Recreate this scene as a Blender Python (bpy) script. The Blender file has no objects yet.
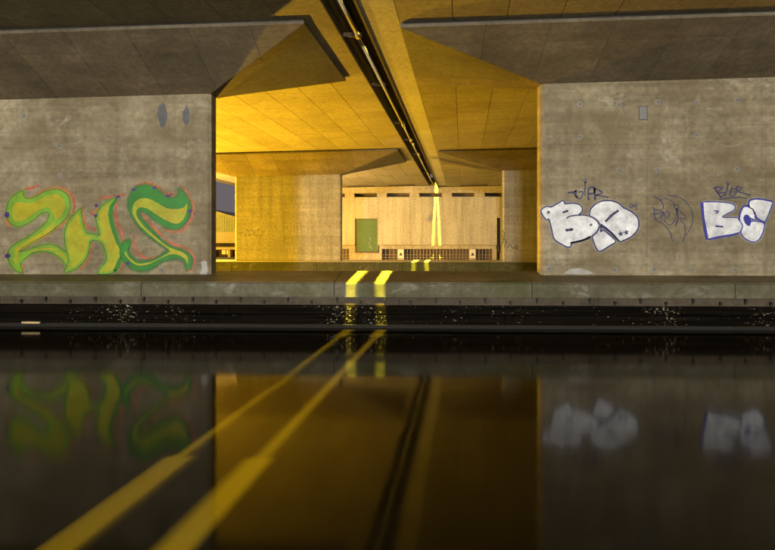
import bpy, math, random
from mathutils import Vector
from mathutils.geometry import tessellate_polygon
random.seed(7)
scene = bpy.context.scene
col = scene.collection
R = math.radians

# ------------------------------------------------------------------ camera
# world frame: X along the canal, Y across it, Z = 0 at the water surface
CAM_Z, FPX, YAW = 1.73, 642.0, math.atan(26 / 642.0)
cam = bpy.data.cameras.new('camera')
cam.sensor_width = 36.0
cam.lens = FPX / 775.0 * 36.0
cam.shift_y = -32.0 / 775.0
cam.clip_end = 2000.0
cam_ob = bpy.data.objects.new('camera', cam)
cam_ob.location = (0, 0, CAM_Z)
cam_ob.rotation_euler = (R(90), 0, YAW)
col.objects.link(cam_ob)
scene.camera = cam_ob

# ------------------------------------------------------------------ night sky
world = bpy.data.worlds.new('World')
scene.world = world
world.use_nodes = True
wn, wl_ = world.node_tree.nodes, world.node_tree.links
wbg = wn['Background']
tc = wn.new('ShaderNodeTexCoord'); sx = wn.new('ShaderNodeSeparateXYZ'); rp = wn.new('ShaderNodeValToRGB')
wl_.new(tc.outputs['Generated'], sx.inputs[0]); wl_.new(sx.outputs['Z'], rp.inputs[0])
rp.color_ramp.elements[0].color = (0.150, 0.132, 0.140, 1)
rp.color_ramp.elements[1].color = (0.085, 0.080, 0.105, 1)
wl_.new(rp.outputs[0], wbg.inputs['Color'])
wbg.inputs['Strength'].default_value = 1.0

scene.view_settings.view_transform = 'Standard'
scene.view_settings.look = 'None'
scene.view_settings.exposure = 0.0
scene.view_settings.gamma = 1.0
scene.cycles.use_denoising = True
scene.cycles.max_bounces = 8
scene.cycles.diffuse_bounces = 5
scene.cycles.glossy_bounces = 4
scene.cycles.blur_glossy = 0.6
scene.cycles.sample_clamp_indirect = 6.0

P_SODIUM, P_FAR, P_BANK, P_MEDIAN = 9500.0, 3000.0, 60000.0, 330000.0
C_SODIUM, C_FAR, C_BANK, C_MEDIAN = (1.0, 0.56, 0.022), (1.0, 0.69, 0.30), (1.0, 0.925, 0.77), (1.0, 0.80, 0.03)

# ------------------------------------------------------------------ bridge geometry constants
S = 0.07674            # skew of the bridge: X = b + S*Y
CF = 0.0195            # crossfall of the decks (rises with b)
def bx(b, Y): return b + S * Y
def z_pier(b): return CAM_Z + 3.345 + CF * b
def z_step(b): return 0.0 if b < -1.9 else -0.13      # the right deck sits a little lower
def z_cap(b): return CAM_Z + 4.125 + CF * b + z_step(b)
def z_sof(b): return CAM_Z + 4.215 + CF * b + z_step(b)
SLIT = -1.93

# ------------------------------------------------------------------ helpers
WORLD = {}
def link(o):
    col.objects.link(o); return o
def tag(o, label=None, cat=None, group=None, kind=None):
    if label: o['label'] = label
    if cat: o['category'] = cat
    if group: o['group'] = group
    if kind: o['kind'] = kind
    return o
def thing(name, loc, label, cat, group=None):
    o = link(bpy.data.objects.new(name, None))
    o.location = loc; WORLD[o.name] = Vector(loc); o.empty_display_size = 0.2
    return tag(o, label, cat, group)
def mesh_ob(name, verts, faces, mat, parent=None, smooth=False, origin=None):
    vs = [Vector(v) for v in verts]
    c = Vector(origin) if origin is not None else sum(vs, Vector()) / len(vs)
    me = bpy.data.meshes.new(name)
    me.from_pydata([tuple(v - c) for v in vs], [], faces)
    me.validate(); me.update()
    if smooth:
        me.polygons.foreach_set('use_smooth', [True] * len(me.polygons))
    me.materials.append(mat)
    o = link(bpy.data.objects.new(name, me))
    place(o, c, parent)
    return o
def place(o, world_loc, parent):
    WORLD[o.name] = Vector(world_loc)
    if parent is not None:
        o.parent = parent
        o.location = Vector(world_loc) - WORLD[parent.name]
    else:
        o.location = world_loc
def copy_part(o, world_loc, parent):
    c = o.copy(); col.objects.link(c); place(c, world_loc, parent); return c
class MB:
    def __init__(s): s.v = []; s.f = []
    def add(s, v, f):
        n = len(s.v); s.v += [tuple(p) for p in v]; s.f += [tuple(i + n for i in q) for q in f]; return s
    def box(s, x0, x1, y0, y1, z0, z1):
        return s.add([(x0,y0,z0),(x1,y0,z0),(x1,y1,z0),(x0,y1,z0),(x0,y0,z1),(x1,y0,z1),(x1,y1,z1),(x0,y1,z1)], HEX)
    def hexa(s, p): return s.add(p, HEX)
    def tube(s, a, b, r0, r1=None, n=12):
        a, b = Vector(a), Vector(b); r1 = r0 if r1 is None else r1
        d = (b - a).normalized(); u = d.orthogonal().normalized(); w = d.cross(u)
        v = []
        for (p, r) in ((a, r0), (b, r1)):
            for k in range(n):
                t = 2 * math.pi * k / n
                v.append(p + u * (r * math.cos(t)) + w * (r * math.sin(t)))
        f = [(k, (k + 1) % n, n + (k + 1) % n, n + k) for k in range(n)]
        f += [tuple(range(n - 1, -1, -1)), tuple(range(n, 2 * n))]
        return s.add(v, f)
    def ob(s, name, mat, parent=None, smooth=False): return mesh_ob(name, s.v, s.f, mat, parent, smooth)
HEX = [(0,3,2,1),(4,5,6,7),(0,1,5,4),(1,2,6,5),(2,3,7,6),(3,0,4,7)]
def plan_prism(mb, pts, zb, zt):
    n = len(pts)
    v = [(x, y, zb(x, y) if callable(zb) else zb) for x, y in pts] + [(x, y, zt(x, y) if callable(zt) else zt) for x, y in pts]
    f = [tuple(range(n - 1, -1, -1)), tuple(range(n, 2 * n))] + [(k, (k + 1) % n, n + (k + 1) % n, n + k) for k in range(n)]
    return mb.add(v, f)
def strip_box(mb, b0, b1, y0, y1, zf0, zf1):
    """box following the bridge's skew; zf0/zf1 are functions of b or numbers"""
    g0 = zf0 if callable(zf0) else (lambda b: zf0)
    g1 = zf1 if callable(zf1) else (lambda b: zf1)
    q = [(b0, y0), (b1, y0), (b1, y1), (b0, y1)]
    return mb.hexa([(bx(b, y), y, g0(b)) for b, y in q] + [(bx(b, y), y, g1(b)) for b, y in q])

# ------------------------------------------------------------------ materials
def nt_new(name):
    m = bpy.data.materials.new(name); m.use_nodes = True
    return m, m.node_tree.nodes, m.node_tree.links, m.node_tree.nodes['Principled BSDF']
def noise(N, L, vec, scale, detail=6, rough=0.6, stretch=None, dist=0.0):
    if stretch is not None:
        mp = N.new('ShaderNodeMapping'); mp.inputs['Scale'].default_value = stretch
        L.new(vec, mp.inputs[0]); vec = mp.outputs[0]
    n = N.new('ShaderNodeTexNoise'); n.inputs['Scale'].default_value = scale
    n.inputs['Detail'].default_value = detail; n.inputs['Roughness'].default_value = rough
    n.inputs['Distortion'].default_value = dist
    L.new(vec, n.inputs['Vector']); return n.outputs['Fac']
def ramp(N, L, fac, stops):
    r = N.new('ShaderNodeValToRGB'); e = r.color_ramp.elements
    while len(e) < len(stops): e.new(0.5)
    for k, (p, c) in enumerate(stops):
        e[k].position = p; e[k].color = (c, c, c, 1) if isinstance(c, (int, float)) else (*c, 1)
    L.new(fac, r.inputs[0]); return r.outputs[0]
def mix(N, L, fac, a, b, mode='MIX'):
    m = N.new('ShaderNodeMix'); m.data_type = 'RGBA'; m.blend_type = mode
    for sock, val in ((m.inputs['Factor'], fac), (m.inputs['A'], a), (m.inputs['B'], b)):
        if isinstance(val, (int, float)): sock.default_value = val
        elif isinstance(val, tuple): sock.default_value = (*val, 1)
        else: L.new(val, sock)
    return m.outputs['Result']
def concrete(name, base, dark, boards=None, stain=None, stain_amt=0.0, streak=0.5, rough=0.85, panel_var=0.0, bump=0.25, light=None, board_amt=0.6, form=False):
    m, N, L, B = nt_new(name)
    pos = N.new('ShaderNodeNewGeometry').outputs['Position']
    big = noise(N, L, pos, 0.55, 6, 0.65)
    c = mix(N, L, ramp(N, L, big, [(0.3, 0.0), (0.72, 1.0)]), dark, base)
    fine = noise(N, L, pos, 9.0, 8, 0.7)
    c = mix(N, L, 0.75, c, ramp(N, L, fine, [(0.28, 0.50), (0.72, 1.34)]), 'MULTIPLY')
    if streak:
        st = noise(N, L, pos, 1.0, 5, 0.6, (2.6, 2.6, 0.22))
        c = mix(N, L, streak, c, ramp(N, L, st, [(0.3, 0.6), (0.6, 1.12)]), 'MULTIPLY')
    bd = None
    if boards:
        bd = noise(N, L, pos, 1.0, 4, 0.6, boards)
        c = mix(N, L, board_amt, c, ramp(N, L, bd, [(0.3, 0.72), (0.65, 1.15)]), 'MULTIPLY')
    if light:
        lt = noise(N, L, pos, 1.7, 7, 0.75, (1, 1, 1.6), 0.6)
        c = mix(N, L, ramp(N, L, lt, [(0.56, 0.0), (0.68, 0.8)]), c, light)
    if stain:
        sn = noise(N, L, pos, 0.8, 6, 0.65, (1, 1, 1.4), 0.5)
        c = mix(N, L, ramp(N, L, sn, [(0.42, 0.0), (0.68, stain_amt)]), c, stain)
    if form:
        # faint lines left by the formwork sheets
        sp_ = N.new('ShaderNodeSeparateXYZ'); cb_ = N.new('ShaderNodeCombineXYZ'); L.new(pos, sp_.inputs[0])
        L.new(sp_.outputs['X'], cb_.inputs['X']); L.new(sp_.outputs['Z'], cb_.inputs['Y'])
        br = N.new('ShaderNodeTexBrick'); br.offset = 0.0
        for k_, v_ in (('Scale', 1.0), ('Mortar Size', 0.008), ('Mortar Smooth', 0.3), ('Brick Width', 2.45), ('Row Height', 1.27)): br.inputs[k_].default_value = v_
        br.inputs['Color1'].default_value = (1, 1, 1, 1); br.inputs['Color2'].default_value = (0.86, 0.86, 0.86, 1); br.inputs['Mortar'].default_value = (0.35, 0.32, 0.28, 1)
        L.new(cb_.outputs[0], br.inputs['Vector'])
        fade = ramp(N, L, noise(N, L, pos, 0.9, 4, 0.6), [(0.35, 0.0), (0.65, 0.5)])
        c = mix(N, L, fade, c, br.outputs['Color'], 'MULTIPLY')
        drip = noise(N, L, pos, 1.0, 5, 0.65, (5.0, 5.0, 0.12))
        c = mix(N, L, ramp(N, L, drip, [(0.55, 0.0), (0.68, 0.32)]), c, (0.13, 0.105, 0.07))
    pits = N.new('ShaderNodeTexVoronoi'); pits.inputs['Scale'].default_value = 7.0
    L.new(pos, pits.inputs['Vector'])
    pm = ramp(N, L, pits.outputs['Distance'], [(0.05, 0.45), (0.09, 1.0)])
    c = mix(N, L, 0.8, c, pm, 'MULTIPLY')
    if panel_var:
        oi = N.new('ShaderNodeObjectInfo')
        c = mix(N, L, 1.0, c, ramp(N, L, oi.outputs['Random'], [(0.0, 1.0 - panel_var), (1.0, 1.0 + panel_var * 0.6)]), 'MULTIPLY')
    L.new(c, B.inputs['Base Color'])
    B.inputs['Roughness'].default_value = rough
    B.inputs['Specular IOR Level'].default_value = 0.3
    bp = N.new('ShaderNodeBump'); bp.inputs['Strength'].default_value = bump; bp.inputs['Distance'].default_value = 0.02
    h = fine
    if bd is not None:
        ad = N.new('ShaderNodeMath'); ad.operation = 'ADD'; L.new(fine, ad.inputs[0]); L.new(bd, ad.inputs[1]); h = ad.outputs[0]
    L.new(h, bp.inputs['Height']); L.new(bp.outputs[0], B.inputs['Normal'])
    return m
def plain(name, color, rough=0.6, metal=0.0, var=0.25, scale=6.0):
    m, N, L, B = nt_new(name)
    pos = N.new('ShaderNodeNewGeometry').outputs['Position']
    n = noise(N, L, pos, scale, 6, 0.65)
    c = mix(N, L, 1.0, color, ramp(N, L, n, [(0.25, 1.0 - var), (0.75, 1.0 + var)]), 'MULTIPLY')
    L.new(c, B.inputs['Base Color'])
    B.inputs['Roughness'].default_value = rough; B.inputs['Metallic'].default_value = metal
    return m
def paint(name, color, wear=0.35, wear_scale=5.0, second=None):
    """spray paint: patchy cover that lets the concrete show through"""
    m, N, L, B = nt_new(name)
    pos = N.new('ShaderNodeNewGeometry').outputs['Position']
    n = noise(N, L, pos, wear_scale, 8, 0.75)
    c = mix(N, L, 0.8, color, ramp(N, L, noise(N, L, pos, 2.2, 5, 0.6), [(0.3, 0.68), (0.7, 1.15)]), 'MULTIPLY')
    if second:
        c = mix(N, L, ramp(N, L, noise(N, L, pos, 3.2, 5, 0.6), [(0.42, 0.0), (0.62, 0.8)]), c, second)
    L.new(c, B.inputs['Base Color']); B.inputs['Roughness'].default_value = 0.55
    out = N['Material Output']
    tr = N.new('ShaderNodeBsdfTransparent'); mx = N.new('ShaderNodeMixShader')
    L.new(ramp(N, L, n, [(0.30, 1.0 - wear), (0.55, 1.0)]), mx.inputs[0])
    L.new(tr.outputs[0], mx.inputs[1]); L.new(B.outputs[0], mx.inputs[2]); L.new(mx.outputs[0], out.inputs['Surface'])
    return m
def mist(name, color, amt=0.45):
    m = paint(name, color, 1.0, 14.0)
    N, L = m.node_tree.nodes, m.node_tree.links
    mx = [n for n in N if n.type == 'MIX_SHADER'][0]; src = mx.inputs[0].links[0].from_socket
    mu = N.new('ShaderNodeMath'); mu.operation = 'MULTIPLY'; mu.inputs[1].default_value = amt
    L.new(src, mu.inputs[0]); L.new(mu.outputs[0], mx.inputs[0]); return m
def glow(name, color, strength):
    m, N, L, B = nt_new(name)
    B.inputs['Base Color'].default_value = (*color, 1)
    B.inputs['Emission Color'].default_value = (*color, 1); B.inputs['Emission Strength'].default_value = strength
    return m

M = {}
M['pier'] = concrete('pier_concrete', (0.335, 0.292, 0.208), (0.170, 0.142, 0.092), boards=(0.25, 0.25, 9.0), board_amt=0.8, streak=0.45, stain=(0.133, 0.105, 0.0595), stain_amt=0.8, light=(0.38, 0.35, 0.28), form=True)
M['far_pier'] = concrete('far_pier_concrete', (0.285, 0.265, 0.225), (0.20, 0.185, 0.15), boards=(0.25, 0.25, 7.0), streak=0.8)
M['soffit'] = concrete('soffit_concrete', (0.34, 0.295, 0.205), (0.265, 0.225, 0.15), boards=(0.22, 7.0, 0.22), streak=0.0, panel_var=0.12, bump=0.2, board_amt=0.32, stain=(0.139, 0.111, 0.0697), stain_amt=0.45)
M['soffit_back'] = plain('soffit_joint_concrete', (0.06, 0.05, 0.04), 0.95)
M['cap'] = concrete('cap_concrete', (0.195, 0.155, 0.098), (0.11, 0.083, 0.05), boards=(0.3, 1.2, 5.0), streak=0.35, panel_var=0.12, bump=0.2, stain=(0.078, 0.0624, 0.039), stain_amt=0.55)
M['bounce_light_panel'] = concrete('bounce_light_concrete', (0.52, 0.48, 0.36), (0.42, 0.385, 0.28), boards=(0.22, 5.0, 0.22), board_amt=0.25, streak=0.0, bump=0.15)
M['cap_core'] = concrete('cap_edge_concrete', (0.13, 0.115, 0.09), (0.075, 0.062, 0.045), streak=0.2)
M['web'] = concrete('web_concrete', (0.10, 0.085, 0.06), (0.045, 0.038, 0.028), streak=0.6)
M['kerb'] = concrete('kerb_concrete', (0.157, 0.148, 0.11), (0.0754, 0.0667, 0.0406), boards=(0.3, 0.3, 6.0), stain=(0.0493, 0.0551, 0.0174), stain_amt=0.7, streak=0.6, light=(0.232, 0.226, 0.203), panel_var=0.06)
M['far_kerb'] = concrete('mossy_kerb_concrete', (0.08, 0.076, 0.04), (0.04, 0.04, 0.0176), stain=(0.032, 0.04, 0.0096), stain_amt=0.8, light=(0.16, 0.152, 0.112))
M['coping'] = concrete('coping_wet_concrete', (0.225, 0.173, 0.09), (0.09, 0.0638, 0.03), boards=(0.35, 9.0, 0.35), stain=(0.0375, 0.0488, 0.009), stain_amt=0.8, streak=0.0, rough=0.6)
M['strip'] = concrete('bearer_timber', (0.085, 0.068, 0.05), (0.04, 0.032, 0.023), boards=(0.5, 0.5, 14.0), streak=0.3)
M['bolt'] = plain('bolt_iron', (0.012, 0.009, 0.007), 0.7, 0.3)
M['dark'] = plain('dark_void', (0.012, 0.011, 0.01), 0.95)
M['steel'] = plain('galvanised_steel', (0.42, 0.38, 0.28), 0.65, 0.0)
M['rust'] = plain('rusty_steel', (0.08, 0.05, 0.028), 0.75, 0.2, 0.5)
M['post'] = plain('lamp_post_paint', (0.18, 0.19, 0.19), 0.5, 0.4)
# fender boards: tarred timber with flaking pale specks
m, N, L, B = nt_new('tarred_timber')
pos = N.new('ShaderNodeNewGeometry').outputs['Position']
c = mix(N, L, ramp(N, L, noise(N, L, pos, 1.0, 5, 0.6, (0.6, 0.6, 16.0)), [(0.35, 0.0), (0.7, 1.0)]), (0.002, 0.0017, 0.0013), (0.007, 0.0055, 0.004))
sp = noise(N, L, pos, 21.0, 4, 0.7, (0.8, 1, 1.3))
area = noise(N, L, pos, 0.55, 3, 0.55, (1, 1, 0.6))
ad = N.new('ShaderNodeMath'); ad.operation = 'MULTIPLY_ADD'; ad.use_clamp = False; ad.inputs[1].default_value = 0.60
L.new(area, ad.inputs[0]); L.new(sp, ad.inputs[2])
hf = N.new('ShaderNodeMath'); hf.operation = 'MULTIPLY'; hf.inputs[1].default_value = 0.5; L.new(ad.outputs[0], hf.inputs[0])
c = mix(N, L, ramp(N, L, hf.outputs[0], [(0.476, 0.0), (0.500, 1.0)]), c, (0.27, 0.235, 0.17))
L.new(c, B.inputs['Base Color']); B.inputs['Roughness'].default_value = 0.8; B.inputs['Specular IOR Level'].default_value = 0.03
M['fender'] = m
M['fender_edge'] = concrete('fender_bottom_timber', (0.035, 0.033, 0.012), (0.006, 0.005, 0.003), boards=(1.4, 1, 9), streak=0.0)
# far abutment
M['wall'] = concrete('abutment_concrete', (0.50, 0.465, 0.41), (0.40, 0.36, 0.30), boards=(4.5, 4.5, 0.12), board_amt=0.3, streak=0.6, panel_var=0.05)
M['wall_trim'] = concrete('abutment_trim', (0.468, 0.414, 0.324), (0.36, 0.306, 0.225), streak=0.5)
M['door'] = plain('green_door_paint', (0.060, 0.115, 0.022), 0.6, 0.0, 0.2, 2.0)
M['door_dark'] = plain('dark_door_paint', (0.02, 0.024, 0.012), 0.6)
M['frame'] = plain('door_frame_brown', (0.085, 0.05, 0.025), 0.7)
M['bar'] = plain('grille_bars', (0.30, 0.24, 0.15), 0.6, 0.2)
M['plate'] = plain('sign_plate_white', (0.66, 0.60, 0.50), 0.5, 0.0, 0.08)
M['ink'] = plain('sign_ink', (0.05, 0.035, 0.02), 0.6)
M['path'] = concrete('towpath_paving', (0.30, 0.27, 0.21), (0.18, 0.16, 0.12), streak=0.0)
M['lit_top'] = concrete('lit_top_coping', (0.62, 0.56, 0.42), (0.5, 0.45, 0.33), streak=0.0)  # far coping: lamp light on the top edge put into this pale colour
M['clad'] = plain('cladding_green', (0.33, 0.33, 0.15), 0.5, 0.0, 0.2, 3.0)
M['fascia'] = plain('fascia_render', (0.55, 0.44, 0.20), 0.7, 0.0, 0.1)
M['roof'] = plain('roof_sheet', (0.40, 0.36, 0.20), 0.6)
M['win_glow'] = glow('lit_window', (1.0, 0.72, 0.12), 0.55)
# graffiti paints
M['g_yellow'] = paint('spray_yellow', (0.38, 0.34, 0.006), 0.3, second=(0.27, 0.33, 0.010))
M['g_lime'] = paint('spray_lime', (0.16, 0.34, 0.02), 0.3)
M['g_green'] = paint('spray_green', (0.014, 0.18, 0.014), 0.22)
M['g_edge'] = paint('spray_dark_edge', (0.045, 0.06, 0.03), 0.5)
M['g_orange'] = paint('spray_orange', (0.42, 0.115, 0.05), 0.85, 3.0)
M['g_purple'] = paint('spray_purple', (0.045, 0.012, 0.17), 0.1)
M['g_white'] = paint('spray_silver', (0.76, 0.80, 0.90), 0.30, 7.0, second=(0.40, 0.42, 0.47))
M['g_navy'] = paint('spray_navy', (0.016, 0.020, 0.11), 0.12)
M['g_blue'] = paint('spray_blue', (0.03, 0.035, 0.30), 0.15)
M['g_grey'] = paint('patch_blue_grey', (0.085, 0.095, 0.115), 0.5)
M['g_chalk'] = paint('chalk', (0.32, 0.31, 0.27), 0.9, 6.0)
M['g_pale'] = paint('pale_mortar', (0.33, 0.33, 0.32), 0.4)
M['plug'] = concrete('tie_hole_mortar', (0.232, 0.225, 0.206), (0.18, 0.173, 0.15), streak=0)
M['plug_core'] = plain('tie_hole_core', (0.10, 0.10, 0.10), 0.9)
M['mist_lime'] = mist('overspray_lime', (0.22, 0.42, 0.04)); M['mist_green'] = mist('overspray_green', (0.03, 0.24, 0.03)); M['mist_white'] = mist('overspray_white', (0.6, 0.62, 0.68), 0.3)
# water
m, N, L, B = nt_new('canal_water')
B.inputs['Base Color'].default_value = (0.0085, 0.0062, 0.0022, 1)
B.inputs['Roughness'].default_value = 0.07
B.inputs['IOR'].default_value = 1.14
pos = N.new('ShaderNodeNewGeometry').outputs['Position']
rr = N.new('ShaderNodeMapRange'); rr.inputs['To Min'].default_value = 0.035; rr.inputs['To Max'].default_value = 0.125
L.new(noise(N, L, pos, 0.7, 4, 0.6, (0.5, 1.4, 1)), rr.inputs['Value']); L.new(rr.outputs[0], B.inputs['Roughness'])
bp = N.new('ShaderNodeBump'); bp.inputs['Strength'].default_value = 0.11; bp.inputs['Distance'].default_value = 0.02
L.new(noise(N, L, pos, 1.0, 3, 0.5, (1.4, 0.8, 1.0)), bp.inputs['Height']); L.new(bp.outputs[0], B.inputs['Normal'])
M['water'] = m

# ------------------------------------------------------------------ setting: water, land
def sheet(name, x0, x1, y0, y1, z, mat, kind='structure'):
    return tag(mesh_ob(name, [(x0,y0,z),(x1,y0,z),(x1,y1,z),(x0,y1,z)], [(0,1,2,3)], mat), kind=kind)
sheet('canal_water', -300, 300, -2.2, 31.4, 0.0, M['water'])
LAND = 0.36
o = MB().box(-300, 300, 31.0, 600, -1.0, LAND).ob('ground', M['path']); tag(o, kind='structure')
o = MB().box(-300, 300, -120, -1.6, -1.0, 0.45).ob('towpath', M['path']); tag(o, kind='structure')

# ------------------------------------------------------------------ decks
DECK_Y0, DECK_Y1 = -5.0, 47.6
L0, L1 = -15.0, -2.45          # left deck
R0, R1 = -1.80, 12.5           # right deck
PW, PL = 0.955, 3.6            # formwork panel size
def build_deck(b0, b1, label, outer_low):
    t = thing('bridge_deck', (bx((b0 + b1) / 2, 20), 20, z_sof((b0 + b1) / 2)), label, 'bridge deck')
    mb = MB(); strip_box(mb, b0, b1, DECK_Y0, DECK_Y1, lambda b: z_sof(b) + 0.018, lambda b: z_sof(b) + 0.80)
    mb.ob('slab', M['soffit_back'], t)
    # formwork panels of the soffit
    if not outer_low:                                   # paler strip by the joint: light bounced off the water put into its colour
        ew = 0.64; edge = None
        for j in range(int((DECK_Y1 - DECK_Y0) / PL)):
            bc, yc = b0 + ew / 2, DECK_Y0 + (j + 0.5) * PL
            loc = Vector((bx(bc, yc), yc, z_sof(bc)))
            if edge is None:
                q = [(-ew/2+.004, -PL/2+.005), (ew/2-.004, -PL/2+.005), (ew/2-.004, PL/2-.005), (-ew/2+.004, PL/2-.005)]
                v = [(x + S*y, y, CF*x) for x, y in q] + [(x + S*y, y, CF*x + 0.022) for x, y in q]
                edge = mesh_ob('bounce_light_panel', [Vector(p) + loc for p in v], HEX, M['bounce_light_panel'], t, origin=loc)
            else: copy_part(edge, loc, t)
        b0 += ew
    proto = None
    nb = int((b1 - b0) / PW); w = (b1 - b0) / nb
    ny = int((DECK_Y1 - DECK_Y0) / PL)
    g = 0.007
    for i in range(nb):
        for j in range(ny):
            bc = b0 + (i + 0.5) * w; yc = DECK_Y0 + (j + 0.5) * PL + (0.0 if i % 3 else 0.9)
            loc = Vector((bx(bc, yc), yc, z_sof(bc)))
            if proto is None:
                q = [(-w/2+g, -PL/2+g), (w/2-g, -PL/2+g), (w/2-g, PL/2-g), (-w/2+g, PL/2-g)]
                v = [(x + S*y, y, CF*x) for x, y in q] + [(x + S*y, y, CF*x + 0.022) for x, y in q]
                proto = mesh_ob('soffit_panel', [Vector(p) + loc for p in v], HEX, M['soffit'], t, origin=loc)
            else:
                copy_part(proto, loc, t)
    # outer edge beam
    e0, e1 = (b0 - 0.35, b0 - 0.01) if outer_low else (b1 + 0.01, b1 + 0.35)
    mb = MB(); strip_box(mb, e0, e1, DECK_Y0, DECK_Y1, lambda b: z_sof(b) - 0.06, lambda b: z_sof(b) + 1.1)
    mb.ob('edge_beam', M['cap_core'], t)
    return t
deckL = build_deck(L0, L1, 'concrete bridge deck with panelled soffit, carried by the pier with green and yellow letters', True)
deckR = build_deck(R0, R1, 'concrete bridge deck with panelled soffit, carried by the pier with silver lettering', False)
# inner webs and the flanges that leave the narrow light slit open
def z_top(d): return lambda b: CAM_Z + 5.1 + d
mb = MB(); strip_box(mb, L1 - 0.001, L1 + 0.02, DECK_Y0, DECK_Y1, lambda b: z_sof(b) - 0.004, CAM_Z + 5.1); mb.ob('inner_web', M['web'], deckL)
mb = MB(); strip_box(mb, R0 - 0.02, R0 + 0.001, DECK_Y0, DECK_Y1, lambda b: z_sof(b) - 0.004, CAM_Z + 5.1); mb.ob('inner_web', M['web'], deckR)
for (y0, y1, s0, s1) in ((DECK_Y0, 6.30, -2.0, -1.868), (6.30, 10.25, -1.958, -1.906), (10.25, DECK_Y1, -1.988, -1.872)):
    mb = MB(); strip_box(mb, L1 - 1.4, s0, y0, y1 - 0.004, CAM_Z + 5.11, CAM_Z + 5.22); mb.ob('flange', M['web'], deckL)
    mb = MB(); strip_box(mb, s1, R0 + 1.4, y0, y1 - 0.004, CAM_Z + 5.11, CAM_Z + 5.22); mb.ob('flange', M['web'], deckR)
# pipes in the joint
def zg(b): return z_sof(b)
def pipe_run(parent, name, b, dz, r, y0, y1, mat):
    return MB().tube((bx(b, y0), y0, zg(b) + dz), (bx(b, y1), y1, zg(b) + dz), r, n=10).ob(name, mat, parent, True)
for (y0, y1) in ((10.6, 12.75), (13.5, 22.6), (22.9, 26.0), (26.8, 30.4), (31.0, 38.5), (39.0, 46.5)):
    p = pipe_run(deckL, 'conduit', -2.105, -0.005, 0.034, y0, y1, M['steel'])
    for yy in (y1 - 0.12,):
        MB().tube((bx(-2.105, yy), yy, zg(-2.1) - 0.005), (bx(-2.105, yy + 0.3), yy + 0.3, zg(-2.1) - 0.005), 0.036, 0.06, 10).ob('coupling', M['steel'], p, True)
pipe_run(deckL, 'conduit', -2.30, 0.32, 0.05, DECK_Y0, 46.8, M['rust'])
mb = MB(); strip_box(mb, R0 - 0.012, R0 + 0.035, DECK_Y0, DECK_Y1, lambda b: z_sof(b) - 0.035, lambda b: z_sof(b) - 0.006); mb.ob('drip_rail', M['rust'], deckR)
for yy in (9.9, 13.1, 17.2, 22.75, 26.4, 30.7, 38.75):
    mb = MB(); strip_box(mb, L1 + 0.02, -2.06, yy - 0.04, yy + 0.04, lambda b: z_sof(b) + 0.05, lambda b: z_sof(b) + 0.13); mb.ob('bracket', M['rust'], deckL)

# ------------------------------------------------------------------ piers
def clip(poly, n, d):
    """keep the half plane n.p >= d of a 2D polygon"""
    out = []
    for i in range(len(poly)):
        a, b = poly[i], poly[(i + 1) % len(poly)]
        da, db = n[0]*a[0]+n[1]*a[1]-d, n[0]*b[0]+n[1]*b[1]-d
        if da >= 0: out.append(a)
        if da * db < 0:
            t = da / (da - db); out.append((a[0]+(b[0]-a[0])*t, a[1]+(b[1]-a[1])*t))
    return out
def face_panels(quad, cuts_u, cuts_v, parent, mat, th=0.012, g=0.006):
    """split a planar quad (3D, given counter-clockwise seen from outside) into separate panels standing proud of it"""
    q = [Vector(p) for p in quad]
    o = q[0]; u = (q[1] - q[0]).normalized(); nrm = (q[1]-q[0]).cross(q[3]-q[0]).normalized(); v = nrm.cross(u)
    poly = [((p - o).dot(u), (p - o).dot(v)) for p in q]
    us = [min(p[0] for p in poly) - 0.01] + list(cuts_u) + [max(p[0] for p in poly) + 0.01]
    vs = [min(p[1] for p in poly) - 0.01] + list(cuts_v) + [max(p[1] for p in poly) + 0.01]
    for a0, a1 in zip(us, us[1:]):
        for c0, c1 in zip(vs, vs[1:]):
            p = poly
            for n, d in (((1, 0), a0 + g), ((-1, 0), -(a1 - g)), ((0, 1), c0 + g), ((0, -1), -(c1 - g))):
                p = clip(p, n, d)
                if len(p) < 3: break
            if len(p) < 3: continue
            area = abs(sum(p[i][0]*p[(i+1) % len(p)][1]-p[(i+1) % len(p)][0]*p[i][1] for i in range(len(p)))) / 2
            if area < 0.01: continue
            k = len(p)
            vv = [o + u*x + v*y for x, y in p] + [o + u*x + v*y + nrm*th for x, y in p]
            ff = [tuple(range(k, 2*k))] + [(i, (i+1) % k, k+(i+1) % k, k+i) for i in range(k)]
            mesh_ob('panel', vv, ff, mat, parent)
PT = 0.46
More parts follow.
